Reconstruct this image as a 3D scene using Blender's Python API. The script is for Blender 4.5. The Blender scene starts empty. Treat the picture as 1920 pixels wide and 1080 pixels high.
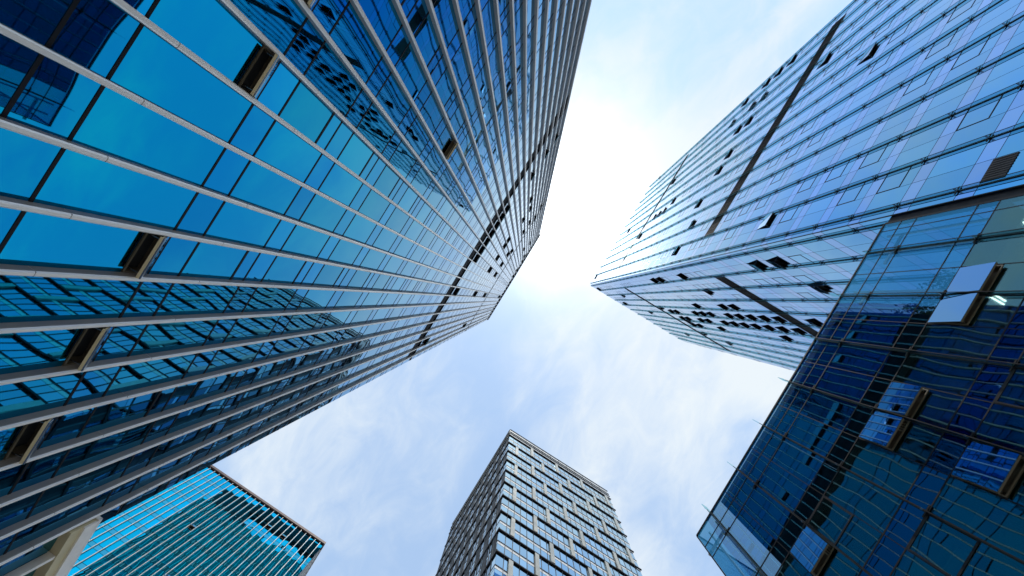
import bpy, math, random
from mathutils import Vector, Matrix
random.seed(7)
sc = bpy.context.scene
COL = sc.collection

# ------------------------------------------------------------------ camera
# World axes follow the street grid: X runs from the finned tower towards the
# clear-glass building, Y runs along the finned facade, Z is up. Eye 1.6 m above ground.
EYE = Vector((0, 0, 1.6))
FPX = 640.0                      # focal length in pixels of a 1920 px wide picture
def _basis():
    z = Vector((984.5 - 960, 562.2 - 540, FPX)).normalized()
    a = Vector((math.cos(.5507), math.sin(.5507), 0))
    n = (a - z * a.dot(z)).normalized()
    v = z.cross(n)
    return n, v, z               # image-space (right, down, forward) directions of world X, Y, Z
NX, VY, ZZ = _basis()
cam_d = bpy.data.cameras.new('camera')
cam = bpy.data.objects.new('camera', cam_d); COL.objects.link(cam)
cam_d.sensor_width = 36; cam_d.lens = FPX / 1920 * 36
cam_d.clip_start = 0.1; cam_d.clip_end = 5000
R = Matrix(((NX.x, -NX.y, -NX.z), (VY.x, -VY.y, -VY.z), (ZZ.x, -ZZ.y, -ZZ.z))).to_4x4()
cam.matrix_world = Matrix.Translation(EYE) @ R
sc.camera = cam

# ------------------------------------------------------------------ sky + sun
SUN = Vector((-0.068, -0.271, 0.960)).normalized()
w = bpy.data.worlds.new("World"); sc.world = w; w.use_nodes = True
nt = w.node_tree; nt.nodes.clear()
def N(tree, typ, **kw):
    n = tree.nodes.new(typ)
    for k, v in kw.items():
        if k == 'ins':
            for i, x in v.items(): n.inputs[i].default_value = x
        else: setattr(n, k, v)
    return n
def LK(tree, a, b): tree.links.new(a, b)
out = N(nt, 'ShaderNodeOutputWorld'); bg = N(nt, 'ShaderNodeBackground', ins={1: 0.10})
sky = N(nt, 'ShaderNodeTexSky', sky_type='NISHITA', sun_disc=False)
sky.sun_elevation = math.asin(SUN.z); sky.sun_rotation = math.atan2(SUN.x, SUN.y)
sky.air_density = 1.0; sky.dust_density = 0.4; sky.ozone_density = 0.6
tc = N(nt, 'ShaderNodeTexCoord')
sep = N(nt, 'ShaderNodeSeparateXYZ'); LK(nt, tc.outputs['Generated'], sep.inputs[0])
zc = N(nt, 'ShaderNodeMath', operation='MAXIMUM', ins={1: .12}); LK(nt, sep.outputs[2], zc.inputs[0])
dv = N(nt, 'ShaderNodeVectorMath', operation='DIVIDE')
cz = N(nt, 'ShaderNodeCombineXYZ', ins={2: 1.0})
LK(nt, zc.outputs[0], cz.inputs[0]); LK(nt, zc.outputs[0], cz.inputs[1])
LK(nt, tc.outputs['Generated'], dv.inputs[0]); LK(nt, cz.outputs[0], dv.inputs[1])
mp = N(nt, 'ShaderNodeMapping'); mp.inputs['Rotation'].default_value = (0, 0, math.radians(-20)); mp.inputs['Scale'].default_value = (2.6, 1.5, 0)
mp.inputs['Location'].default_value = (11.2, -4.0, 0)
LK(nt, dv.outputs[0], mp.inputs[0])
n1 = N(nt, 'ShaderNodeTexNoise', ins={'Scale': .75, 'Detail': 9, 'Roughness': .50, 'Distortion': .5}); LK(nt, mp.outputs[0], n1.inputs['Vector'])
n2 = N(nt, 'ShaderNodeTexNoise', ins={'Scale': 3.4, 'Detail': 7, 'Roughness': .62, 'Distortion': .9}); LK(nt, mp.outputs[0], n2.inputs['Vector'])
mx = N(nt, 'ShaderNodeMath', operation='MULTIPLY_ADD', ins={1: .28}); LK(nt, n2.outputs[0], mx.inputs[0]); LK(nt, n1.outputs[0], mx.inputs[2])
rp = N(nt, 'ShaderNodeMapRange', interpolation_type='SMOOTHSTEP', ins={1: .48, 2: .86, 3: 0.0, 4: .78}); LK(nt, mx.outputs[0], rp.inputs[0])
# forward scattering of the thin cloud round the sun
dt = N(nt, 'ShaderNodeVectorMath', operation='DOT_PRODUCT'); dt.inputs[1].default_value = SUN
LK(nt, tc.outputs['Generated'], dt.inputs[0])
mxx = N(nt, 'ShaderNodeMath', operation='MAXIMUM', ins={1: 0}); LK(nt, dt.outputs['Value'], mxx.inputs[0])
p1 = N(nt, 'ShaderNodeMath', operation='POWER', ins={1: 26.0}); LK(nt, mxx.outputs[0], p1.inputs[0])
p2 = N(nt, 'ShaderNodeMath', operation='POWER', ins={1: 90.0}); LK(nt, mxx.outputs[0], p2.inputs[0])
CLOUD = 4.0
ca = N(nt, 'ShaderNodeMath', operation='MULTIPLY_ADD', ins={1: 1.0, 2: CLOUD}); LK(nt, p1.outputs[0], ca.inputs[0])
cb = N(nt, 'ShaderNodeMath', operation='MULTIPLY_ADD', ins={1: 14.0}); LK(nt, p2.outputs[0], cb.inputs[0]); LK(nt, ca.outputs[0], cb.inputs[2])
cc = N(nt, 'ShaderNodeCombineColor'); 
cr = N(nt, 'ShaderNodeMath', operation='MULTIPLY', ins={1: .86}); LK(nt, cb.outputs[0], cr.inputs[0])
cg = N(nt, 'ShaderNodeMath', operation='MULTIPLY', ins={1: .94}); LK(nt, cb.outputs[0], cg.inputs[0])
LK(nt, cr.outputs[0], cc.inputs[0]); LK(nt, cg.outputs[0], cc.inputs[1]); LK(nt, cb.outputs[0], cc.inputs[2])
# thin veil everywhere + denser cloud, denser still near the sun
veil = N(nt, 'ShaderNodeMath', operation='MULTIPLY_ADD', ins={1: .30, 2: .29}); LK(nt, p1.outputs[0], veil.inputs[0])
vm = N(nt, 'ShaderNodeMath', operation='ADD', use_clamp=True); LK(nt, veil.outputs[0], vm.inputs[0]); LK(nt, rp.outputs[0], vm.inputs[1])
mixc = N(nt, 'ShaderNodeMix', data_type='RGBA')
LK(nt, vm.outputs[0], mixc.inputs[0]); tint = N(nt, 'ShaderNodeVectorMath', operation='MULTIPLY'); tint.inputs[1].default_value = (.92, 1.10, 1.11); LK(nt, sky.outputs[0], tint.inputs[0]); LK(nt, tint.outputs[0], mixc.inputs[6]); LK(nt, cc.outputs[0], mixc.inputs[7])
LK(nt, mixc.outputs[2], bg.inputs[0]); LK(nt, bg.outputs[0], out.inputs[0])

sl = bpy.data.lights.new('sun', 'SUN'); sl.energy = 2.0; sl.angle = math.radians(.53); sl.color = (1, .95, .87)
so = bpy.data.objects.new('sun', sl); COL.objects.link(so)
so.rotation_euler = (-SUN).to_track_quat('-Z', 'Y').to_euler(); so.location = SUN * 400

sc.view_settings.view_transform = 'Standard'; sc.view_settings.look = 'None'
sc.view_settings.exposure = 1.3; sc.view_settings.gamma = 1
sc.render.engine = 'CYCLES'
sc.cycles.max_bounces = 8; sc.cycles.transparent_max_bounces = 12; sc.cycles.glossy_bounces = 5
sc.cycles.sample_clamp_indirect = 3; sc.cycles.caustics_reflective = False; sc.cycles.caustics_refractive = False

# ------------------------------------------------------------------ materials
MATS = {}
def mat(name, base, metallic=0.0, rough=.5, var=0.0, vscale=1.0, bump=0.0):
    m = bpy.data.materials.new(name); m.use_nodes = True; t = m.node_tree
    b = t.nodes['Principled BSDF']
    b.inputs['Base Color'].default_value = (*base, 1); b.inputs['Metallic'].default_value = metallic; b.inputs['Roughness'].default_value = rough
    if name in ('dark_frame', 'louvre_brown', 'louvre_grey'): b.inputs['Specular IOR Level'].default_value = .15
    if var:
        g = N(t, 'ShaderNodeNewGeometry')
        n = N(t, 'ShaderNodeTexNoise', ins={'Scale': vscale, 'Detail': 2, 'Roughness': .6}); LK(t, g.outputs['Position'], n.inputs['Vector'])
        r = N(t, 'ShaderNodeMapRange', ins={1: .3, 2: .7, 3: 1 - var, 4: 1 + var}); LK(t, n.outputs[0], r.inputs[0])
        mm = N(t, 'ShaderNodeVectorMath', operation='SCALE'); mm.inputs[0].default_value = base; LK(t, r.outputs[0], mm.inputs['Scale'])
        LK(t, mm.outputs[0], b.inputs['Base Color'])
        r2 = N(t, 'ShaderNodeMapRange', ins={1: .3, 2: .7, 3: rough * .8, 4: min(1, rough * 1.25)}); LK(t, n.outputs[0], r2.inputs[0]); LK(t, r2.outputs[0], b.inputs['Roughness'])
    MATS[name] = m; return m
def wavy_normal(t, slope, scale, tilt):
    """every pane is a little bowed and set a little out of true: the reflections ripple and break at the joints"""
    g = N(t, 'ShaderNodeNewGeometry'); at = N(t, 'ShaderNodeAttribute', attribute_name='rnd')
    off = N(t, 'ShaderNodeVectorMath', operation='MULTIPLY_ADD'); off.inputs[1].default_value = (37, 53, 71)
    LK(t, at.outputs['Vector'], off.inputs[0]); LK(t, g.outputs['Position'], off.inputs[2])
    n = N(t, 'ShaderNodeTexNoise', ins={'Scale': scale, 'Detail': 1.2, 'Roughness': .45}); LK(t, off.outputs[0], n.inputs['Vector'])
    s = N(t, 'ShaderNodeVectorMath', operation='SUBTRACT'); s.inputs[1].default_value = (.5, .5, .5); LK(t, n.outputs['Color'], s.inputs[0])
    s2 = N(t, 'ShaderNodeVectorMath', operation='SCALE'); s2.inputs['Scale'].default_value = slope; LK(t, s.outputs[0], s2.inputs[0])
    q = N(t, 'ShaderNodeVectorMath', operation='SUBTRACT'); q.inputs[1].default_value = (.5, .5, .5); LK(t, at.outputs['Vector'], q.inputs[0])
    q2 = N(t, 'ShaderNodeVectorMath', operation='SCALE'); q2.inputs['Scale'].default_value = tilt; LK(t, q.outputs[0], q2.inputs[0])
    a1 = N(t, 'ShaderNodeVectorMath', operation='ADD'); LK(t, s2.outputs[0], a1.inputs[0]); LK(t, q2.outputs[0], a1.inputs[1])
    a2 = N(t, 'ShaderNodeVectorMath', operation='ADD'); LK(t, a1.outputs[0], a2.inputs[0]); LK(t, g.outputs['Normal'], a2.inputs[1])
    nn = N(t, 'ShaderNodeVectorMath', operation='NORMALIZE'); LK(t, a2.outputs[0], nn.inputs[0])
    return nn.outputs[0], at
def glass(name, base, slope=.03, scale=.5, tilt=.006, rough=.015, var=.10, edge=0.0):
    m = mat(name, base, 1.0, rough); t = m.node_tree; b = t.nodes['Principled BSDF']
    nrm, at = wavy_normal(t, slope, scale, tilt); LK(t, nrm, b.inputs['Normal'])
    sp = N(t, 'ShaderNodeSeparateXYZ'); LK(t, at.outputs['Vector'], sp.inputs[0])
    r = N(t, 'ShaderNodeMapRange', ins={1: 0, 2: 1, 3: 1 - var, 4: 1 + var}); LK(t, sp.outputs[1], r.inputs[0])
    mm = N(t, 'ShaderNodeVectorMath', operation='SCALE'); mm.inputs[0].default_value = base; LK(t, r.outputs[0], mm.inputs['Scale'])
    LK(t, mm.outputs[0], b.inputs['Base Color'])
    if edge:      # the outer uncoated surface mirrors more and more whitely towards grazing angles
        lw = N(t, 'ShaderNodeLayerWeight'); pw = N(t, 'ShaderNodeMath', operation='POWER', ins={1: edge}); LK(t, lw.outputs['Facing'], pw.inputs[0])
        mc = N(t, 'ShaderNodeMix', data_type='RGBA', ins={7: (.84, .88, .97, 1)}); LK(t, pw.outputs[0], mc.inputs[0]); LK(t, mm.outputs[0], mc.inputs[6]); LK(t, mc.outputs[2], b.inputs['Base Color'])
    return m
def clear_glass(name, refl, trans, mixf, slope=.02, scale=.5, tilt=.006):
    """coated glass one can also look through"""
    m = bpy.data.materials.new(name); m.use_nodes = True; t = m.node_tree; t.nodes.clear()
    o = N(t, 'ShaderNodeOutputMaterial'); nrm, at = wavy_normal(t, slope, scale, tilt)
    gl = N(t, 'ShaderNodeBsdfPrincipled', ins={'Base Color': (*refl, 1), 'Metallic': 1, 'Roughness': .01}); LK(t, nrm, gl.inputs['Normal'])
    tr = N(t, 'ShaderNodeBsdfTransparent', ins={0: (*trans, 1)})
    fr = N(t, 'ShaderNodeLayerWeight'); pw = N(t, 'ShaderNodeMath', operation='POWER', ins={1: 4.0}); LK(t, fr.outputs['Facing'], pw.inputs[0])
    f = N(t, 'ShaderNodeMapRange', ins={1: 0, 2: 1, 3: mixf, 4: 1}); LK(t, pw.outputs[0], f.inputs[0])
    mx = N(t, 'ShaderNodeMixShader'); LK(t, f.outputs[0], mx.inputs[0]); LK(t, tr.outputs[0], mx.inputs[1]); LK(t, gl.outputs[0], mx.inputs[2])
    LK(t, mx.outputs[0], o.inputs[0]); MATS[name] = m; return m

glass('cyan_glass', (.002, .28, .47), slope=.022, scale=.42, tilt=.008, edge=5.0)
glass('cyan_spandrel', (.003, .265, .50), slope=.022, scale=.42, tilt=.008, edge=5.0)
glass('green_glass', (.05, .20, .19), slope=.02, scale=.3, tilt=.01)
glass('green_spandrel', (.10, .27, .27), slope=.02, scale=.3, tilt=.01)
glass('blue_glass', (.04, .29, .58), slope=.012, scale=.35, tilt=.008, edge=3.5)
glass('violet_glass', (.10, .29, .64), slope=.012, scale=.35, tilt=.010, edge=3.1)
glass('teal_glass', (.003, .50, .72), slope=.02, scale=.25, tilt=.006)
glass('teal_spandrel', (.06, .44, .58), slope=.02, scale=.25, tilt=.01)
glass('steel_blue_glass', (.42, .60, .72), slope=.01, scale=.4, tilt=.012)
glass('dark_blue_glass', (.07, .17, .27), slope=.01, scale=.4, tilt=.012)
glass('sash_glass', (.11, .27, .52), slope=.006, scale=.4, tilt=.004)
clear_glass('clear_blue_glass', (.13, .29, .33), (.50, .66, .68), .44, slope=.022, scale=.45)
clear_glass('clear_violet_glass', (.09, .18, .29), (.10, .18, .28), .65, slope=.022, scale=.45)
clear_glass('parapet_glass', (.05, .27, .43), (.66, .84, .93), .36, slope=.01, scale=.4)
clear_glass('blade_glass', (.16, .46, .52), (.72, .90, .92), .10, slope=.004, scale=.4)
mat('aluminium', (.86, .84, .81), .1, .38, .06, 2.0)
mat('white_aluminium', (.82, .81, .79), .3, .35, .05, 2.0)
mat('dark_frame', (.012, .013, .018), 0, .5, .15, 3.0)
mat('dark_wall', (.022, .03, .04), 0, .7, .2, .3)
mat('louvre_grey', (.035, .038, .045), .3, .55, .15, .4)
mat('louvre_brown', (.013, .012, .015), .3, .55, .15, .4)
mat('cream_paint', (.62, .55, .36), 0, .5, .06, 2.0)
mat('light_panel', (.50, .51, .48), .2, .4, .08, .6)
mat('sash_bronze', (.17, .15, .11), .3, .45)
mat('slab_white', (.62, .62, .60), 0, .6, .06, 1.0)
mat('ceiling_tile', (.75, .74, .70), 0, .8, .08, 1.5)
mat('curtain_fabric', (.45, .42, .34), 0, .9, .2, 1.2)
mat('fin_edge_highlight', (.95, .94, .92), .2, .25)  # near-white bevels: the highlight line along the fins, painted in
mat('fin_side', (.40, .39, .39), .2, .45, .06, 2.0)  # shade on the fin sides put into a darker base colour
mat('mullion_grey', (.11, .12, .13), 0, .6, .1, 2.0)
mat('steel', (.55, .57, .60), 1.0, .22, .05, 2.0)
mat('brown_coping', (.14, .10, .10), .2, .5, .1, 1.0)
mat('leaf_green', (.05, .09, .03), 0, .6, .3, 2.0)
mat('bark_brown', (.10, .07, .05), 0, .9, .3, 4.0)
lm = bpy.data.materials.new('lamp_glow'); lm.use_nodes = True
lm.node_tree.nodes['Principled BSDF'].inputs['Emission Color'].default_value = (1, .95, .82, 1)
lm.node_tree.nodes['Principled BSDF'].inputs['Emission Strength'].default_value = 5; MATS['lamp_glow'] = lm
# granite paving
pv = mat('paving', (.32, .31, .29), 0, .7); t = pv.node_tree
g = N(t, 'ShaderNodeNewGeometry'); br = N(t, 'ShaderNodeTexBrick', ins={'Scale': 1.0, 'Mortar Size': .008, 'Brick Width': .9, 'Row Height': .6,
    'Color1': (.33, .32, .30, 1), 'Color2': (.27, .26, .25, 1), 'Mortar': (.12, .12, .12, 1)})
LK(t, g.outputs['Position'], br.inputs['Vector']); LK(t, br.outputs[0], t.nodes['Principled BSDF'].inputs['Base Color'])

# ------------------------------------------------------------------ helpers
def root(name, label, cat, loc, group=None):
    o = bpy.data.objects.new(name, None); COL.objects.link(o); o.location = loc
    o['label'] = label; o['category'] = cat
    if group: o['group'] = group
    return o
ORIG = {}
def absloc(o):
    v = Vector((0, 0, 0))
    while o is not None: v += o.location; o = o.parent
    return v
class MB:
    def __init__(s): s.v = []; s.f = []; s.m = []; s.r = []; s.mats = []
    def mi(s, name):
        if name not in s.mats: s.mats.append(name)
        return s.mats.index(name)
    def poly(s, verts, faces, m, rnd=None):
        k = len(s.v); s.v += [tuple(p) for p in verts]; i = s.mi(m)
        rnd = rnd or (random.random(), random.random(), random.random())
        for f in faces: s.f.append([k + a for a in f]); s.m.append(i); s.r.append(rnd)
    def box(s, x0, x1, y0, y1, z0, z1, m, rnd=None):
        if x0 > x1: x0, x1 = x1, x0
        if y0 > y1: y0, y1 = y1, y0
        s.poly([(x0, y0, z0), (x1, y0, z0), (x1, y1, z0), (x0, y1, z0), (x0, y0, z1), (x1, y0, z1), (x1, y1, z1), (x0, y1, z1)],
               [(0, 3, 2, 1), (4, 5, 6, 7), (0, 1, 5, 4), (1, 2, 6, 5), (2, 3, 7, 6), (3, 0, 4, 7)], m, rnd)
    def prism(s, prof, z0, z1, m):
        """prof: list of (x, y); extruded along z"""
        n = len(prof)
        vs = [(x, y, z0) for x, y in prof] + [(x, y, z1) for x, y in prof]
        fs = [tuple(reversed(range(n))), tuple(range(n, 2 * n))] + [(i, (i + 1) % n, n + (i + 1) % n, n + i) for i in range(n)]
        s.poly(vs, fs, m)
    def build(s, name, parent=None, **props):
        me = bpy.data.meshes.new(name); o0 = absloc(parent) if parent else Vector((0, 0, 0))
        # own origin at the first vertex's box centre base
        xs = [p[0] for p in s.v]; ys = [p[1] for p in s.v]; zs = [p[2] for p in s.v]
        c = Vector(((min(xs) + max(xs)) / 2, (min(ys) + max(ys)) / 2, min(zs)))
        me.from_pydata([(p[0] - c.x, p[1] - c.y, p[2] - c.z) for p in s.v], [], s.f)
        for m in s.mats: me.materials.append(MATS[m])
        me.polygons.foreach_set('material_index', s.m)
        a = me.attributes.new('rnd', 'FLOAT_VECTOR', 'FACE')
        a.data.foreach_set('vector', [x for r in s.r for x in r])
        me.update()
        o = bpy.data.objects.new(name, me); COL.objects.link(o); o.parent = parent; o.location = c - o0
        for k, v in props.items(): o[k] = v
        return o
def proj(p):
    d = Vector(p) - EYE
    c = NX * d.x + VY * d.y + ZZ * d.z
    if c.z < .05: return None
    return 960 + FPX * c.x / c.z, 540 + FPX * c.y / c.z
def quad_area(q):
    P = [proj(p) for p in q]
    if any(a is None for a in P): return 0
    cx = sum(a[0] for a in P) / 4; cy = sum(a[1] for a in P) / 4
    if not (-40 < cx < 1960 and -40 < cy < 1120): return 0
    return abs(sum(P[i][0] * P[(i + 1) % 4][1] - P[(i + 1) % 4][0] * P[i][1] for i in range(4))) / 2
class Face:
    """a vertical facade plane. axis 'x' (plane x = c, runs along y) or 'y' (plane y = c, runs along x); out = outward sign"""
    def __init__(s, axis, c, out): s.a = axis; s.c = c; s.o = out
    def box(s, mb, t0, t1, z0, z1, d0, d1, m, rnd=None):
        """t along, z height, d0..d1 depth measured outward from the plane"""
        a, b = s.c + s.o * d0, s.c + s.o * d1
        if s.a == 'x': mb.box(a, b, t0, t1, z0, z1, m, rnd)
        else: mb.box(t0, t1, a, b, z0, z1, m, rnd)
    def quad(s, t0, t1, z0, z1):
        if s.a == 'x': return [(s.c, t0, z0), (s.c, t1, z0), (s.c, t1, z1), (s.c, t0, z1)]
        return [(t0, s.c, z0), (t1, s.c, z0), (t1, s.c, z1), (t0, s.c, z1)]
    def pt(s, t, d, z):
        x = s.c + s.o * d
        return (x, t, z) if s.a == 'x' else (t, x, z)
def bulk(parent, name, items, limit=100, gap=.016, depth=.03):
    """items: (face, t0, t1, z0, z1, material). The largest in the picture become parts of their own, the rest one part."""
    it = sorted(items, key=lambda i: -quad_area(i[0].quad(*i[1:5])))
    rest = MB()
    for n, (fc, t0, t1, z0, z1, m) in enumerate(it):
        if n < limit:
            mb = MB(); fc.box(mb, t0 + gap, t1 - gap, z0 + gap, z1 - gap, -depth, 0, m); mb.build(name, parent)
        else: fc.box(rest, t0 + gap, t1 - gap, z0 + gap, z1 - gap, -depth, 0, m)
    if rest.v: rest.build(name, parent, kind='stuff')
def awning(parent, fc, t0, t1, z0, z1, ang=24, frame='dark_frame', pane='sash_glass', inner='dark_wall', full=True):
    """top-hung open window: dark reveal, sash swung out at the bottom, frame rails and a stay"""
    w_ = .05; h = z1 - z0; a = math.radians(ang)
    # the fixed frame round the hole, with a deep dark room side
    fr = MB(); D = -.30
    fc.box(fr, t0, t1, z0, z1, D - .02, D, inner)
    for (a0, a1, b0, b1) in ((t0, t0 + w_, z0, z1), (t1 - w_, t1, z0, z1), (t0 + w_, t1 - w_, z0, z0 + w_), (t0 + w_, t1 - w_, z1 - w_, z1)):
        fc.box(fr, a0, a1, b0, b1, D + .003, .012, 'sash_bronze' if frame == 'cream_paint' else frame)
    o = fr.build('open_window', parent)
    sa = MB(); th = .045
    def P(t, s_, d):  # s_ distance down the sash, d thickness out
        return fc.pt(t, .02 + math.sin(a) * s_ + math.cos(a) * d, z1 - .02 - math.cos(a) * s_ + math.sin(a) * d)
    def slab(ta, tb, sa_, sb, d0, d1, m, mb):
        vs = [P(ta, sa_, d0), P(tb, sa_, d0), P(tb, sb, d0), P(ta, sb, d0), P(ta, sa_, d1), P(tb, sa_, d1), P(tb, sb, d1), P(ta, sb, d1)]
        mb.poly(vs, [(0, 3, 2, 1), (4, 5, 6, 7), (0, 1, 5, 4), (1, 2, 6, 5), (2, 3, 7, 6), (3, 0, 4, 7)], m)
    g0, g1 = t0 + .02, t1 - .02; L = h - .05
    if full:
        slab(g0, g1, 0, L, 0, .02, pane, sa); sa.build('pane', o)
        rl = MB(); rail = .07 if frame != 'cream_paint' else .05
        slab(g0, g1, L - rail, L, -th - .03, -.002, frame, rl); slab(g0, g1, 0, rail, -th, -.002, frame, rl)
        slab(g0, g0 + rail, rail, L - rail, -th, -.002, frame, rl); slab(g1 - rail, g1, rail, L - rail, -th, -.002, frame, rl)
        if frame == 'cream_paint': slab(g0, g1, L - .17, L, .021, .036, 'steel', rl)
        rl.build('sash_frame', o)
        st = MB()
        for tt in (t0 + .12, t1 - .14):
            A, B = Vector(fc.pt(tt, -.05, z0 + .12)), Vector(P(tt, L - .1, -.06))
            d = (B - A); up = Vector((0, 0, 1)); sd = d.cross(up).normalized() * .012; u2 = sd.cross(d).normalized() * .012
            vs = [A + sd + u2, A - sd + u2, A - sd - u2, A + sd - u2, B + sd + u2, B - sd + u2, B - sd - u2, B + sd - u2]
            st.poly(vs, [(0, 1, 2, 3), (7, 6, 5, 4), (0, 4, 5, 1), (1, 5, 6, 2), (2, 6, 7, 3), (3, 7, 4, 0)], 'steel')
        st.build('stay', o)
    else:
        slab(g0, g1, 0, L, 0, .02, pane, sa)
        slab(g0, g1, L - .06, L, -.06, -.002, frame, sa); slab(g0, g0 + .05, .0, L - .06, -.05, -.002, frame, sa); slab(g1 - .05, g1, .0, L - .06, -.05, -.002, frame, sa)
        sa.build('sash', o)
    return o
def sash_border(mb, fc, t0, t1, z0, z1, m='dark_frame', wd=.055):
    for (a0, a1, b0, b1) in ((t0, t0 + wd, z0, z1), (t1 - wd, t1, z0, z1), (t0 + wd, t1 - wd, z0, z0 + wd), (t0 + wd, t1 - wd, z1 - wd, z1)):
        fc.box(mb, a0, a1, b0, b1, .001, .022, m)
E0 = EYE.z

# ------------------------------------------------------------------ ground
g = MB(); g.poly([(-2500, -2500, 0), (2500, -2500, 0), (2500, 2500, 0), (-2500, 2500, 0)], [(0, 1, 2, 3)], 'paving')
o = g.build('ground'); o['kind'] = 'structure'

# ------------------------------------------------------------------ finned tower on the left
def bevel_fin(mb, prof, a, b):
    n = len(prof); vs = [(x, y, a) for x, y in prof] + [(x, y, b) for x, y in prof]
    mb.poly(vs, [tuple(reversed(range(n))), tuple(range(n, 2 * n))], 'aluminium')
    for i in range(n):
        mb.poly([vs[i], vs[(i + 1) % n], vs[n + (i + 1) % n], vs[n + i]], [(0, 1, 2, 3)], 'fin_edge_highlight' if i in (1, 3) else 'fin_side' if i in (0, 4) else 'aluminium')
def finned_tower():
    X = -10.0; H = 157.5 + E0; Y0, Y1 = -29.2, 16.9; XB = -80.0
    T = root('finned_tower', 'tall cyan glass tower with closely spaced silver vertical fins, filling the left of the photo', 'tower', (X, (Y0 + Y1) / 2, 0))
    F = Face('x', X, 1); FE = Face('y', Y1, 1)
    fins = [.72 + 1.53 * k for k in range(-19, 11)]; fins[-1] = 15.82
    ys = [Y0] + fins + [Y1]
    # floors: spandrel bottom heights
    fl = [2.4, 5.84] + [9.73 + 3.48 * k for k in range(0, 43)]
    fl = [z + E0 for z in fl]; fl = [z for z in fl if z < H - 4]
    band1 = (47.0 + E0, 50.5 + E0); band2 = (98.6 + E0, 100.0 + E0)
    opens = {(4, -.1): 0}
    hoppers = {(-2, 0), (2, 0), (4, 0), (6, 0), (-4, 0), (-5, 4)}
    darks = [(-18,13.4),(-17,24.3),(-16,13.4),(-15,25.2),(-14,35.2),(-13,13.3),(-13,17.2),(-13,19.3),(-13,23.7),(-11,19.2),(-11,23.2),(-11,32.5),(-11,38.1),
             (-7,12.6),(-7,18.7),(-7,23.2),(-6,12.6),(-6,18.7),(-6,22.8),(-5,12.5),(-4,12.5),(-4,18.4),(-4,22.7),(-3,12.5),(-2,12.5),(-2,18.4),(-2,22.9),
             (2,12.4),(2,18.3),(2,23.2),(2,38.7),(8,12.1),(8,22.2),(-8,12.6),(-7,40.0),(-5,40.5),(-3,41),(-10,40.6),(-12,40.4)]
    dset = {(b, int(math.floor(f))) for b, f in darks}
    wins, spans = [], []
    tr = []
    body = MB(); body.box(XB, X - .33, Y0 + .3, Y1 - .3, 0, H - .6, 'dark_wall'); body.build('core_wall', T)
    hop_frames = []
    for i, z in enumerate(fl):
        zt = fl[i + 1] if i + 1 < len(fl) else H - 1.2
        k = i - 2
        sp = z + .92
        for j in range(len(ys) - 1):
            t0, t1 = ys[j], ys[j + 1]; bay = j - 20        # bay index: between fin .72+1.53*bay and the next
            segs = [(z, sp, 's'), (sp, zt, 'w')]
            if band1[0] <= z + 1.7 <= band1[1] + .3: continue
            if z < band2[0] < zt: segs = [(z, band2[0], 'w'), (band2[1], zt, 'w')]
            for a, b, ty in segs:
                if b - a < .1: continue
                if ty == 'w' and (bay, k + 1) in hoppers:
                    wins.append((F, t0, t1, a, b - .66, 'cyan_glass'))
                    awning(T, F, t0 + .07, t1 - .07, b - .64, b - .02, 38, 'cream_paint', 'steel_pane' if 0 else 'sash_glass'); continue
                if ty == 'w' and (bay, k) in dset and k > 8:
                    wins.append((F, t0, t1, a, b - 1.32, 'cyan_glass'))
                    awning(T, F, t0 + .07, t1 - .07, b - 1.3, b - .02, 15, 'dark_frame', 'cyan_glass', full=False); continue
                if ty == 'w' and bay % 4 == 2 and k >= 0:   # closed hopper light at the top of every fourth bay
                    wins.append((F, t0, t1, a, b - .6, 'cyan_glass')); wins.append((F, t0, t1, b - .6, b, 'cyan_spandrel'))
                    hop_frames.append((t0, t1, b - .6)); continue
                (spans if ty == 's' else wins).append((F, t0, t1, a, b, 'cyan_spandrel' if ty == 's' else 'cyan_glass'))
    bulk(T, 'window', wins); bulk(T, 'spandrel_panel', spans)
    # transoms: one dark bar per joint line
    for i, z in enumerate(fl):
        for zz in (z, z + .92):
            if band1[0] - .2 < zz < band1[1] + .3: continue
            mb = MB(); F.box(mb, Y0 + .01, Y1 - .01, zz - .032, zz + .032, -.02, .014, 'dark_frame')
            if zz == z + .92 and i >= 2 and i < 24:
                for (a, b, hz) in hop_frames:
                    if abs(hz - (zz - .92 - .6)) < .01 : F.box(mb, a + .05, b - .05, hz - .045, hz + .045, -.02, .016, 'dark_frame')
            mb.build('transom', T)
    mb = MB()
    for (a, b, hz) in hop_frames: F.box(mb, a + .07, b - .07, hz - .04, hz + .04, -.02, .018, 'dark_frame')
    mb.build('hopper_rail', T, kind='stuff')
    # louvre bands of the plant floors
    for b0, b1 in (band1, band2):
        mb = MB(); F.box(mb, Y0, fins[-1] if b0 < 60 else Y1, b0, b1, -.20, -.05, 'dark_frame')
        z = b0
        while z < b1 - .1: F.box(mb, Y0, fins[-1] if b0 < 60 else Y1, z, z + .05, -.05, -.01, 'louvre_grey'); z += .18
        mb.build('louvre_band', T)
        mb = MB(); F.box(mb, fins[-1], Y1, b0, b1, -.05, -.02, 'cyan_glass')
        if b0 < 60: mb.build('corner_pane', T)
    # fins: bevelled section, jointed at every floor
    W = .072; D = .27; c = .034
    for f in fins:
        mb = MB(); z0 = 2.0 + E0; joints = [z for z in [zz + 1.45 for zz in fl] if z < H - 2]
        prof = [(X - .02, f - W), (X + D - c, f - W), (X + D, f - W + c), (X + D, f + W - c), (X + D - c, f + W), (X - .02, f + W)]
        zs = [z0] + joints + [H + .15]
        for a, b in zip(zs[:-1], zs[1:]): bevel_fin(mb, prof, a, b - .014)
        cx = [(X - .02, f - W + .01), (X + D - .012, f - W + .01), (X + D - .012, f + W - .01), (X - .02, f + W - .01)]
        for z in joints: mb.prism(cx, z - .014, z, 'dark_frame')
        mb.build('fin', T)
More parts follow.
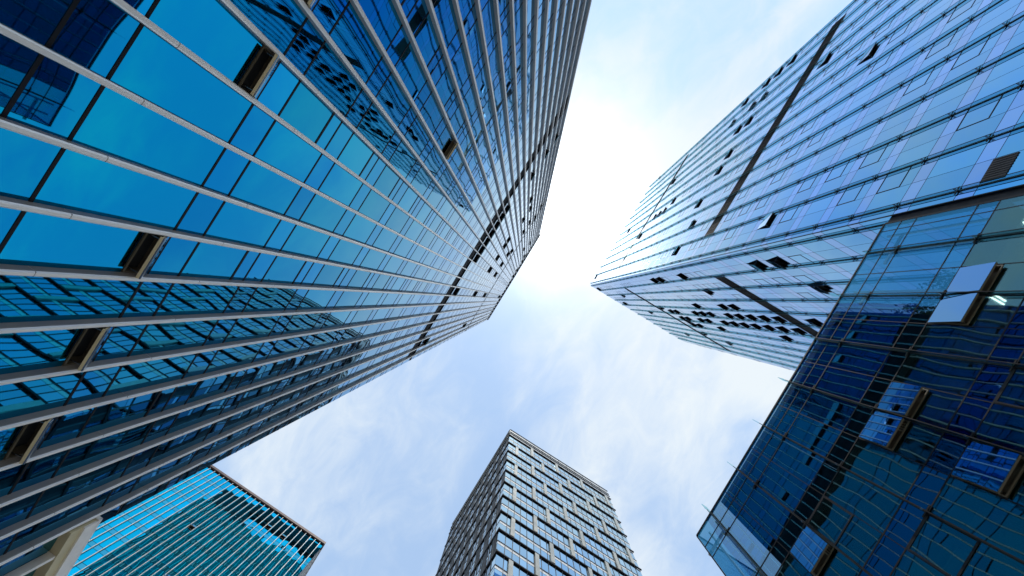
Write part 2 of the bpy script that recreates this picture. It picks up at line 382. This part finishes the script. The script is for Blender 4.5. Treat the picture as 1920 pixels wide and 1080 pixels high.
    # coping, unseen roof blocks shaped for a reflection, end and rear walls
    mb = MB(); mb.box(X - .3, X + .36, Y0, Y1, H - 1.2, H + .0, 'louvre_grey'); mb.box(X - .3, X + .42, Y0 - .25, Y1 - .5, H + .003, H + .35, 'dark_frame')
    mb.build('coping', T)
    mb = MB(); mb.box(XB + 2, -60, Y0 + 3, Y1 - 2.0, H - .3, H + 12, 'dark_wall'); mb.build('plant_room', T)  # out of view; sized to leave a bright patch in the rear building's reflection
    mb = MB(); mb.box(-59.9, -13.5, Y1 - 3, Y1 - .6, H + 6.5, H + 13, 'louvre_grey')  # unseen beam and posts, added to darken the top of that reflection
    for x in (-58, -47, -36, -25, -14.5): mb.box(x, x + .6, Y1 - 2.4, Y1 - 1.6, H - .3, H + 6.49, 'louvre_grey')
    mb.build('crown_beam', T)
    # end wall facing the finned building behind
    ew, es = [], []
    xs = [X - .02 - 1.53 * k for k in range(0, 46)]
    for i, z in enumerate(fl):
        zt = fl[i + 1] if i + 1 < len(fl) else H - 1.2
        for j in range(len(xs) - 1):
            es.append((FE, xs[j + 1], xs[j], z, z + .92, 'green_spandrel')); ew.append((FE, xs[j + 1], xs[j], z + .92, zt, 'green_glass'))
    bulk(T, 'end_wall_glazing', ew + es, 0)
    mb = MB()
    for x in xs[1:]: mb.box(x - .08, x + .08, Y1 + .003, Y1 + .28, 2, H, 'aluminium')
    mb.build('end_wall_fins', T, kind='stuff')
    fn = MB(); FN = Face('y', Y0, -1)
    for i, z in enumerate(fl):
        zt = fl[i + 1] if i + 1 < len(fl) else H - 1.2
        for j in range(0, 45): FN.box(fn, xs[j + 1] + .02, xs[j] - .02, z + .02, zt - .02, -.03, 0, 'cyan_glass')
    fn.build('rear_wall_glazing', T, kind='stuff')
    # low wing past the corner, under a cream fascia beam
    LW = MB(); LW.box(-40, X - .35, Y1 + .5, 44, 0, 12.1 + E0, 'dark_wall'); LW.build('low_wing', T)
    mb = MB(); mb.box(X - .3, X + .34, 15.95, 44, 12.15 + E0, 12.9 + E0, 'cream_paint')
    mb.box(X - .3, X + .42, 15.9, 44, 12.903 + E0, 13.02 + E0, 'white_aluminium'); mb.box(X + .343, X + .42, 15.95, 44, 12.5 + E0, 12.9 + E0, 'aluminium')
    mb.build('fascia_beam', T)
    lw = []
    for j in range(18):
        lw.append((F, Y1 + 1.53 * j, Y1 + 1.53 * (j + 1), 6 + E0, 9 + E0, 'cyan_glass')); lw.append((F, Y1 + 1.53 * j, Y1 + 1.53 * (j + 1), 9 + E0, 12.1 + E0, 'cyan_glass'))
        fm = MB(); y = Y1 + .1 + 1.53 * j; fm.box(X - .02, X + .3, y - W, y + W, 2, 12.14 + E0, 'aluminium'); fm.build('fin', T)
    bulk(T, 'wing_window', lw, 12)
finned_tower()

# ------------------------------------------------------------------ shared facade with glass blades (right tower and low building)
def blade(parent, fc, t, z0, z1, step, zref):
    mb = MB()
    fc.box(mb, t - .055, t + .055, z0, z1, .001, .05, 'dark_frame')
    fc.box(mb, t - .012, t + .012, z0, z1, .052, .30, 'blade_glass')
    fc.box(mb, t - .02, t + .02, z0, z1, .302, .325, 'dark_frame')
    z = zref
    while z - step > z0: z -= step
    while z < z1:
        if z > z0: fc.box(mb, t - .30, t + .30, z - .03, z + .03, .052, .09, 'dark_frame'); fc.box(mb, t - .035, t + .035, z - .04, z + .04, .091, .30, 'steel')
        z += step
    return mb.build('glass_blade', parent)

def blade_tower():
    X = 19.3; YC = -19.0; YE = -67.0; XE = 63.0; H = 139.5 + E0; ST = 3.46; Z0 = 24.44 + E0
    T = root('blade_tower', 'tall pale blue glass tower at the right with two dark louvre bands round its corner', 'tower', (41, -43, 0))
    b = MB(); b.box(X + .33, XE - .3, YE + .3, YC - .33, 0, H - .5, 'dark_wall'); b.build('core_wall', T)
    F1 = Face('x', X, -1); F2 = Face('y', YC, 1)
    b1 = (53.4 + E0, 56.0 + E0); b2 = (104.3 + E0, 106.3 + E0)
    open1 = [(23.3,11),(23.6,12.2),(23.4,13.1),(20.2,12.1),(20.1,13),(17,11.9),(23.4,15.2),(17,13),(13.9,11.9),(20.4,15.2),(7.7,12.6),(7.7,11.8),(4.7,11.5),(1.6,11.5),(17.5,22.5),
        (11,17.9),(10.8,18.8),(10.8,19.7),(10.8,20.7),(11,22.9),(7.8,22.6),(13.8,22.9),(11,11.7),(1.6,4.6),(1.6,3.6),(13.4,4.6),(17.1,6.8),(24.2,30.2),(23.9,33),(20.9,33.2),(17.8,33),(11.3,29.5),(1.8,32.5)]
    open2 = [(1.4,5.3),(1.4,4.5),(4.4,11.2),(7.3,15),(7.2,12.1),(7.3,11.2),(9.2,17),(9.2,16.1),(9.2,15),(9.3,13.2),(9.2,12.2),(9.2,11.2),(9.2,10.2),(9.1,9.2),(11.1,17.9),(11.1,16.8),
        (11.2,15.1),(11.1,14),(11.1,13.1),(11.1,12.1),(11.2,11.2),(11.1,10.2),(11.1,9.2),(13.1,20.9),(13,19.7),(13.2,16.9),(13.1,11.2),(9.1,7.5),(4,4.3),(1.3,15.1),(1.4,14.2),(1.3,11.2),
        (4.3,27.5),(7,31.5),(10.3,27.3),(8.9,21.7),(9.1,20.7),(9.3,19.9),(11.2,21.5),(11.2,20.7),(11.2,19.7),(12.9,21.4),(13.1,20.6),(18.5,26.8),(1.1,32.2),(16,21.6),(18.7,20.4)]
    def sset(l): return {(int(math.floor(a)), int(round(f - .15 if 0 else f - .1))) for a, f in l}
    S1, S2 = sset(open1), sset(open2)
    rnd = random.Random(3)
    for fc, S, ts, which in ((F1, S1, [YC] + [-19.75 - 1.93 * k for k in range(0, 25)], 1), (F2, S2, [X, X + .8] + [X + .8 + 1.82 * k for k in range(1, 24)], 2)):
        if which == 1: ts = [t for t in ts if t > YE + .5] + [YE]
        else: ts = [t for t in ts if t < XE - .5] + [XE]
        wins, spans, sb = [], [], []
        for k in range(-6, 34):
            z = Z0 + ST * k
            if z < 2: continue
            for j in range(len(ts) - 1):
                t0, t1 = sorted((ts[j], ts[j + 1])); hb = j - 1
                segs = [(z, z + .92, 's'), (z + .92, z + 1.72, 'w'), (z + 1.72, z + ST, 'w')]
                is_open = (hb, k) in S
                has_sash = hb >= 0 and hb % 2 == 1 and rnd.random() < .42 and not is_open
                if not (is_open or has_sash): segs = [(z, z + .92, 's'), (z + .92, z + ST, 'w')]
                full = t1 - t0 > 1.2
                for a, b_, ty in segs:
                    for c0, c1 in (b1, b2):      # cut for the louvre bands
                        hit = (fc is F2 or 1) and full and j < len(ts) - 3 and hb >= (2 if which == 1 else 2)
                        if hit and a < c1 and b_ > c0:
                            if a < c0 - .1: b_ = c0
                            elif b_ > c1 + .1: a = c1
                            else: ty = None
                    if ty is None or a > H - .3: continue
                    b_ = min(b_, H)
                    if ty == 's': spans.append((fc, t0, t1, a, b_, 'violet_glass'))
                    elif is_open and a > z + 1.5 and b_ - a > 1.5:
                        awning(T, fc, t0 + .05, t1 - .05, a + .02, b_ - .02, 9 if which == 1 else 13, 'dark_frame', 'sash_glass', full=(quad_area(fc.quad(t0, t1, a, b_)) > 250))
                    else:
                        wins.append((fc, t0, t1, a, b_, 'blue_glass'))
                        if has_sash and a > z + 1.5: sb.append((fc, t0, t1, a, b_))
        bulk(T, 'window', wins, 50); bulk(T, 'spandrel_panel', spans, 50)
        mb = MB()
        for q in sb: sash_border(mb, q[0], q[1] + .02, q[2] - .02, q[3] + .01, q[4] - .01)
        mb.build('sash_frames', T, kind='stuff')
        # transoms along spandrel edges
        e0, e1 = min(ts), max(ts)
        mb = MB()
        for k in range(-6, 34):
            z = Z0 + ST * k
            for zz in (z, z + .92):
                if 2 < zz < H - .3 and not (b1[0] < zz < b1[1] or b2[0] < zz < b2[1]): fc.box(mb, e0, e1, zz - .014, zz + .014, -.02, .005, 'dark_frame')
        mb.build('transoms', T, kind='stuff')
        for c0, c1 in (b1, b2):
            q0, q1 = sorted((ts[3], ts[-3] if which == 1 else ts[-2])); mb = MB(); fc.box(mb, q0, q1, c0, c1, -.25, -.06, 'louvre_brown')
            z = c0
            while z < c1 - .06: fc.box(mb, q0, q1, z, z + .04, -.06, -.01, 'louvre_brown'); z += .15
            mb.build('louvre_band', T)
        # blades
        for n, t in enumerate(ts[1:-1]):
            if n % 2 == 0: blade(T, fc, t, 3.0, H + .3 + (.9 if n % 4 == 0 else 0), ST, Z0 - 2.5)
    mb = MB(); mb.box(X - .02, X + .05, YC - .05, YC + .02, 2, H + .5, 'dark_frame'); mb.build('corner_post', T)
    # uneven roof screen
    for i, (y0, y1, h) in enumerate(((-19.4, -31, .6), (-31, -47, 1.6), (-47, -61, .2), )):
        mb = MB(); mb.box(X + .05, X + .35, y1, y0, H + .01, H + h + .2, 'violet_glass'); mb.build('roof_screen', T)
    mb = MB(); mb.box(X + .4, XE - .3, YC - .35, YC - .05, H + .01, H + 1.9, 'violet_glass'); mb.build('roof_screen', T)
    mb = MB(); mb.box(X + 8, XE - 8, YE + 8, YC - 8, H - .4, H + 3.2, 'louvre_grey'); mb.build('plant_room', T)
    # louvre panel near the recess
    mb = MB(); F1.box(mb, -21.6, -19.95, 20.3 + E0, 21.0 + E0 + .02, .002, .03, 'dark_frame')
    for i in range(9): F1.box(mb, -21.6 + .18 * i, -21.52 + .18 * i, 19.95 + E0, 21.0 + E0, .031, .05, 'louvre_grey')
    F1.box(mb, -21.6, -19.95, 19.95 + E0, 20.3 + E0, .002, .03, 'louvre_grey'); mb.build('vent_grille', T)
blade_tower()

# ------------------------------------------------------------------ low glass building in front
def low_building():
    X = 19.3; Y0 = -18.25; Y1 = 7.95; H = 25.6 + E0; ST = 4.0; XB = 46
    T = root('low_glass_building', 'low dark blue glass office block at the lower right with open windows and lamps inside', 'building', (X + 13, -5, 0))
    F = Face('x', X, -1); FE = Face('y', Y1, 1)
    zs = [23.5 - ST * k + E0 for k in range(0, 6)]           # bottoms of the violet spandrels
    fins = [6.0 - 3.63 * k for k in range(0, 7)]             # blades
    half = sorted([Y0, Y1] + fins + [f - 1.815 for f in fins if f - 1.815 > Y0 + .4])
    half = [h for i, h in enumerate(half)]
    opens = {(-12.2, 0), (-10.4, 1)}
    wins, spans, roofp = [], [], []
    # open sashes: (y0, y1, row) ; row = floor index, sash directly under spandrel row
    op = [(-13.85, -12.22, 1), (-11.95, -10.3, 1), (-6.55, -4.95, 1), (-4.65, -3.12, 1), (2.6, 4.05, 1), (-4.65, -3.07, 2)]
    closed = [(.67, 2.16, 1), (-8.3, -6.7, 2), (-1.0, .5, 2), (-15.5, -13.9, 2), (4.2, 5.8, 2)]
    opm = {}
    bd = MB()
    for r, zb in enumerate(zs):
        top = (zs[r - 1] if r else H)
        for j in range(len(half) - 1):
            t0, t1 = half[j], half[j + 1]
            m1 = 'parapet_glass' if r == 0 else 'clear_violet_glass'; m2 = 'parapet_glass' if r == 0 else 'clear_blue_glass'
            if r == 0:
                roofp.append((F, t0, t1, zb, zb + .92, 'parapet_glass')); roofp.append((F, t0, t1, zb + .92, top, 'parapet_glass')); continue
            spans.append((F, t0, t1, zb, zb + .92, 'parapet_glass' if (r == 1) else m1))
            mid = (t0 + t1) / 2
            if r >= 1:
                below_top = zb
            wins.append((F, t0, t1, zb + .92, top, 'parapet_glass' if r == 1 else m2))
    # rows under row 1: cut sashes
    def cut(wins):
        o = []
        for (fc, t0, t1, a, b, m) in wins:
            hit = None
            for (y0, y1, r) in op + closed:
                if t0 - .3 < (y0 + y1) / 2 < t1 + .0 and abs(b - zs[r]) < .02: hit = (y0, y1, r)
            if hit:
                isopen = hit in op
                o.append((fc, t0, t1, a, b - 1.72, m))
                if isopen: awning(T, F, t0 + .06, t1 - .06, b - 1.70, b - .03, 10, 'sash_bronze', 'sash_glass', inner='sash_bronze')
                else:
                    o.append((fc, t0, t1, b - 1.72, b, m)); sash_border(bd, fc, t0 + .03, t1 - .03, b - 1.70, b - .02, wd=.07)
            else: o.append((fc, t0, t1, a, b, m))
        return o
    wins = cut(wins)
    bulk(T, 'window', wins, 100); bulk(T, 'spandrel_panel', spans, 60); bulk(T, 'parapet_pane', roofp, 60)
    bd.build('sash_frames', T, kind='stuff')
    for zb in zs:
        for zz in (zb, zb + .92):
            mb = MB(); F.box(mb, Y0, Y1, zz - .026, zz + .026, -.02, .012, 'dark_frame'); mb.build('transom', T)
    for j, h in enumerate(half[1:-1]):
        if not any(abs(h - f) < .05 for f in fins):
            mb = MB(); F.box(mb, h - .022, h + .022, 3, H, -.02, .010, 'dark_frame'); mb.build('mullion', T)
    for f in fins:
        o = blade(T, F, f, 3.0, H - .02, ST, zs[0] - .0)
    mb = MB(); mb.box(X + .12, X + .3, -18.985, Y0 - .01, 0, H - .05, 'dark_frame'); mb.box(X - .02, X + .119, -18.4, Y0 - .01, 0, H - .05, 'dark_frame'); mb.build('recess_panel', T)
    for f in fins[:6]:       # little steel spikes that stick up past the parapet
        mb = MB(); F.box(mb, f - .02, f + .02, H + .003, H + .55, .0, .42, 'blade_glass'); mb.build('blade_tip', T)
    mb = MB(); F.box(mb, Y0, Y1 + .03, H - .1, H, -.12, .03, 'dark_frame'); mb.box(X - .04, X + .05, Y1 + .001, Y1 + .06, 2, H - .1, 'dark_frame')
    mb.box(X, XB, Y1 - .08, Y1, H - .1, H - .003, 'dark_frame'); mb.build('coping', T)
    # end wall glazing
    ew = []
    for r, zb in enumerate(zs):
        top = (zs[r - 1] if r else H - .1)
        x = X + .1
        while x < XB - 1:
            ew.append((FE, x, x + 1.8, zb, zb + .92, 'parapet_glass' if r < 2 else 'clear_violet_glass')); ew.append((FE, x, x + 1.8, zb + .92, top, 'parapet_glass' if r < 2 else 'clear_blue_glass')); x += 1.82
    bulk(T, 'end_wall_pane', ew, 0)
    # inside: slabs, ceilings, columns, back wall, roof screen
    RZ = 19.55 + E0
    for r, zt in enumerate([RZ, RZ - ST, RZ - 2 * ST, RZ - 3 * ST, RZ - 4 * ST]):
        mb = MB(); mb.box(X + .12, XB - .2, Y0 + .1, Y1 - .12, zt - .35, zt, 'slab_white'); mb.box(X + .5, XB - .5, Y0 + .5, Y1 - .5, zt - .95, zt - .90, 'ceiling_tile')
        mb.build('floor_slab', T)
        for lx, ly in {0: [(.6, -17.2), (.75, -12.95), (3.2, -9.2)], 1: [(1.6, -12.0)], 2: [(1.2, -6.5)]}.get(r, []):
            x = X + lx; mb = MB()
            for q in (0, .2): mb.box(x, x + 1.1, ly + q, ly + q + .06, zt - .995, zt - .953, 'lamp_glow')
            mb.build('ceiling_lamp', T)
    mb = MB(); mb.box(X + 8, X + 8.3, Y0 + .2, Y1 - 3.2, 0, RZ - .4, 'slab_white'); mb.build('inner_wall', T)
    for y in (-15.7, -8.5, -1.2, 5.9):
        mb = MB(); n = 16
        prof = [(X + 1.3 + .38 * math.cos(2 * math.pi * i / n), y + .38 * math.sin(2 * math.pi * i / n)) for i in range(n)]
        mb.prism(prof, 0, RZ - .4, 'slab_white'); mb.build('column', T)
    # curtains behind some panes
    rn = random.Random(5)
    for r in range(1, 4):
        for j in range(len(half) - 1):
            if rn.random() < .55:
                t0, t1 = half[j], half[j + 1]; zt = zs[r]; mb = MB(); n = 14; wdt = (t1 - t0) * rn.choice((.3, .5, .9)); s = t0 + .1
                pr = [(X + .30 + .05 * math.sin(i * 1.9), s + wdt * i / n) for i in range(n + 1)]
                prof = pr + [(x + .012, y) for x, y in reversed(pr)]
                mb.prism(prof, zt - 2.9, zt - .05, 'curtain_fabric'); mb.build('curtain', T)
    # roof terrace screen wall with gaps, posts
    mb = MB()
    for y0, y1 in ((-11.0, -1.0), (-1.0, 5.0)):
        mb.box(X + .16, X + .35, y0, y1 - .02, RZ + .003, H - .12, 'dark_wall')
    mb.build('roof_screen', T)
    for y in (-17.6, -16.2, -12.9, -10.4, 6.3, 7.2):
        mb = MB(); mb.box(X + .5, X + .62, y, y + .12, RZ + .003, H - .15, 'slab_white'); mb.box(X + .5, X + .62, y + .13, y + 1.1, H - 1.2, H - 1.05, 'slab_white'); mb.build('parapet_post', T)
    return RZ
RZ = low_building()

def terrace_tree(x, y, z0, label):
    rn = random.Random(int(y * 10))
    T = root('potted_tree', label, 'tree', (x, y, z0))
    mb = MB(); segs = 6
    for i in range(segs):
        r0, r1 = .07 * (1 - i / 8), .07 * (1 - (i + 1) / 8)
        n = 8; a = [(x + r0 * math.cos(2 * math.pi * k / n) + .03 * math.sin(i), y + r0 * math.sin(2 * math.pi * k / n), z0 + .5 * i) for k in range(n)]
        b = [(x + r1 * math.cos(2 * math.pi * k / n) + .03 * math.sin(i + 1), y + r1 * math.sin(2 * math.pi * k / n), z0 + .5 * (i + 1)) for k in range(n)]
        mb.poly(a + b, [(k, (k + 1) % n, n + (k + 1) % n, n + k) for k in range(n)], 'bark_brown')
    mb.build('trunk', T)
    mb = MB()
    for i in range(900):
        th = rn.random() * 6.283; u = rn.uniform(-1, 1); r = rn.random() ** .5 * (1 + .25 * math.sin(3 * th) + .2 * math.sin(7 * u))
        c = Vector((x + r * 1.15 * math.cos(th) * math.sqrt(1 - u * u), y + r * 1.15 * math.sin(th) * math.sqrt(1 - u * u), z0 + 2.7 + 1.3 * r * u))
        d = Vector((rn.gauss(0, 1), rn.gauss(0, 1), rn.gauss(0, 1))).normalized(); e = d.cross(Vector((rn.gauss(0, 1), rn.gauss(0, 1), 1))).normalized()
        s = rn.uniform(.06, .13)
        mb.poly([c - d * s, c + e * s * .5, c + d * s, c - e * s * .5], [(0, 1, 2, 3)], 'leaf_green')
    mb.build('crown', T)
terrace_tree(21.6, -12.2, RZ, 'small leafy tree behind the glass parapet, farther from the dark recess')
terrace_tree(22.3, -14.6, RZ, 'small leafy tree behind the glass parapet, right beside the dark recess')

# ------------------------------------------------------------------ gridded tower at the bottom centre
def grid_tower():
    X0, X1, Y0, Y1 = 18.6, 56.0, 39.85, 76.7; H = 116.4 + E0
    T = root('gridded_tower', 'blue glass tower with dark floor ledges and staggered cream panels at the bottom centre', 'tower', ((X0 + X1) / 2, (Y0 + Y1) / 2, 0))
    b = MB(); b.box(X0 + .4, X1 - .4, Y0 + .4, Y1 - .4, 0, H - .5, 'dark_wall'); b.build('core_wall', T)
    FR = Face('y', Y0, -1); FL = Face('x', X0, -1)
    RW = 5.67; ZT = 111.7 + E0
    rows = [ZT - RW * k for k in range(0, 20)]
    for fc, ta, tb, shift, right in ((FR, X0, X1, (26.45, 21.0), True), (FL, Y0, Y1, (44.0, 47.6), False)):
        wins, sp = [], []
        nm = int(round((tb - ta) / 1.56)); stp = (tb - ta) / nm
        per = 9.1 if right else 3.9
        for k, zt in enumerate(rows):
            zb = zt - RW; zm = zt - RW / 2
            if zb < 30: break
            # panels on this row
            ps = []; s = shift[k % 2]
            while s > ta: s -= per
            s += per
            while s < tb - 1: ps.append(s); s += per
            if not right: ps = [p + .4 * math.sin(k * 2.1 + p) for p in ps]
            for j in range(nm):
                t0, t1 = ta + stp * j, ta + stp * (j + 1)
                m = 'steel_blue_glass' if right else ('steel_blue_glass' if (j * 7 + k * 5) % 5 < 2 else 'dark_blue_glass')
                wins.append((fc, t0, t1, zm + .05, zt - .25, m)); wins.append((fc, t0, t1, zb + .2, zm - .75, m))
            for p in ps:
                mb = MB(); fc.box(mb, p, p + (.88 if right else .8), zb + .25, zt - .22, .02, .32 if right else .08, 'light_panel' if right else 'dark_frame')
                if not right: fc.box(mb, p + .81, p + 1.9, zb + .25, zt - .22, .02, .05, 'dark_wall')
                mb.build('vertical_panel', T)
        bulk(T, 'window', wins, 50, gap=.03)
        for k, zt in enumerate(rows):
            zb = zt - RW; zm = zt - RW / 2
            if zb < 30: break
            mb = MB(); fc.box(mb, ta - (.4 if not right else 0), tb + .25, zt - (.16 if right else .3), zt + .09, .0, .30 if right else .22, 'dark_frame'); mb.build('floor_ledge', T)
            mb = MB(); fc.box(mb, ta, tb + .1, zm - .20, zm + .05, .0, .06, 'dark_frame'); fc.box(mb, ta, tb, zm - .75, zm - .203, -.02, .03, 'white_aluminium' if right else 'steel_blue_glass'); mb.build('spandrel_strip', T)
        mb = MB()
        for j in range(1, nm):
            t = ta + stp * j; w_ = .05 if right else .09; fc.box(mb, t - w_, t + w_, 30, ZT, .001, .07, 'mullion_grey')
        mb.build('mullions', T, kind='stuff')
        mb = MB()      # parapet: three bright louvre rows
        for a, b_ in ((112.0, 113.3), (113.6, 114.5), (114.8, 116.3)):
            fc.box(mb, ta + .05, tb, a + E0, b_ + E0, -.05, .05, 'white_aluminium'); fc.box(mb, ta, tb + .3, b_ + E0 + .003, b_ + E0 + .12, -.05, .22, 'dark_frame')
        t = ta + 3.1
        while t < tb - 1: fc.box(mb, t - .04, t + .04, 112.0 + E0, 116.3 + E0, .051, .09, 'dark_frame'); t += 3.12
        mb.build('parapet', T)
grid_tower()

# ------------------------------------------------------------------ second finned building at the lower left
def rear_building():
    Y = 86.9; X1 = -12.1; X0 = -62; H = 95.4 + E0; YB = 112
    T = root('rear_finned_building', 'teal glass block with white fins and brown roof edge at the lower left', 'building', ((X0 + X1) / 2, 99, 0))
    b = MB(); b.box(X0, X1 - .35, Y + .35, YB, 0, H - .6, 'dark_wall'); b.build('core_wall', T)
    F = Face('y', Y, -1); FS = Face('x', X1, 1)
    xs = [X1 - 1.05]
    while xs[-1] > X0: xs.append(xs[-1] - 1.56)
    wins, sp = [], []; ST = 3.5
    opens = {(6, 1), (9, 1), (13, 7), (17, 4), (14, 8), (10, 8), (3, 7)}
    k = 0; zt = H - 1.1
    while zt > 45:
        for j in range(len(xs)):
            t1 = X1 if j == 0 else xs[j - 1]; t0 = xs[j]
            if (j, k) in opens:
                awning(T, F, t0 + .08, t1 - .08, zt - 1.2, zt - .05, 35, 'white_aluminium', 'sash_glass', full=False); wins.append((F, t0, t1, zt - ST + .9, zt - 1.22, 'teal_glass'))
            else: wins.append((F, t0, t1, zt - ST + .9, zt, 'teal_glass'))
            sp.append((F, t0, t1, zt - ST, zt - ST + .9, 'teal_spandrel'))
        zt -= ST; k += 1
    bulk(T, 'window', wins, 100, gap=.03); bulk(T, 'spandrel_panel', sp, 60, gap=.03)
    for x in xs:
        mb = MB(); F.box(mb, x - .065, x + .065, 40, H - .9, .001, .28, 'white_aluminium'); mb.build('fin', T)
    mb = MB(); F.box(mb, X0, X1 + .25, H - .6, H, -.4, .38, 'brown_coping'); mb.box(X1 - .4, X1 + .25, Y + .41, YB, H - .6, H, 'brown_coping'); mb.build('coping', T)
    mb = MB(); F.box(mb, X0, X1, H - 1.1, H - .603, -.3, -.02, 'dark_frame'); mb.build('roof_fascia', T)
    ss = []
    y = Y + .02
    while y < YB - 1.5:
        z = 40
        while z < H - 3: ss.append((FS, y, y + 1.53, z, z + 2.6, 'blue_glass')); ss.append((FS, y, y + 1.53, z + 2.6, z + 3.5, 'dark_blue_glass')); z += 3.5
        y += 1.53
    bulk(T, 'side_wall_pane', ss, 0)
    mb = MB(); y = Y + 1.6
    while y < YB: FS.box(mb, y - .07, y + .07, 40, H - .7, .001, .25, 'aluminium'); y += 1.53
    mb.build('side_wall_fins', T, kind='stuff')
rear_building()
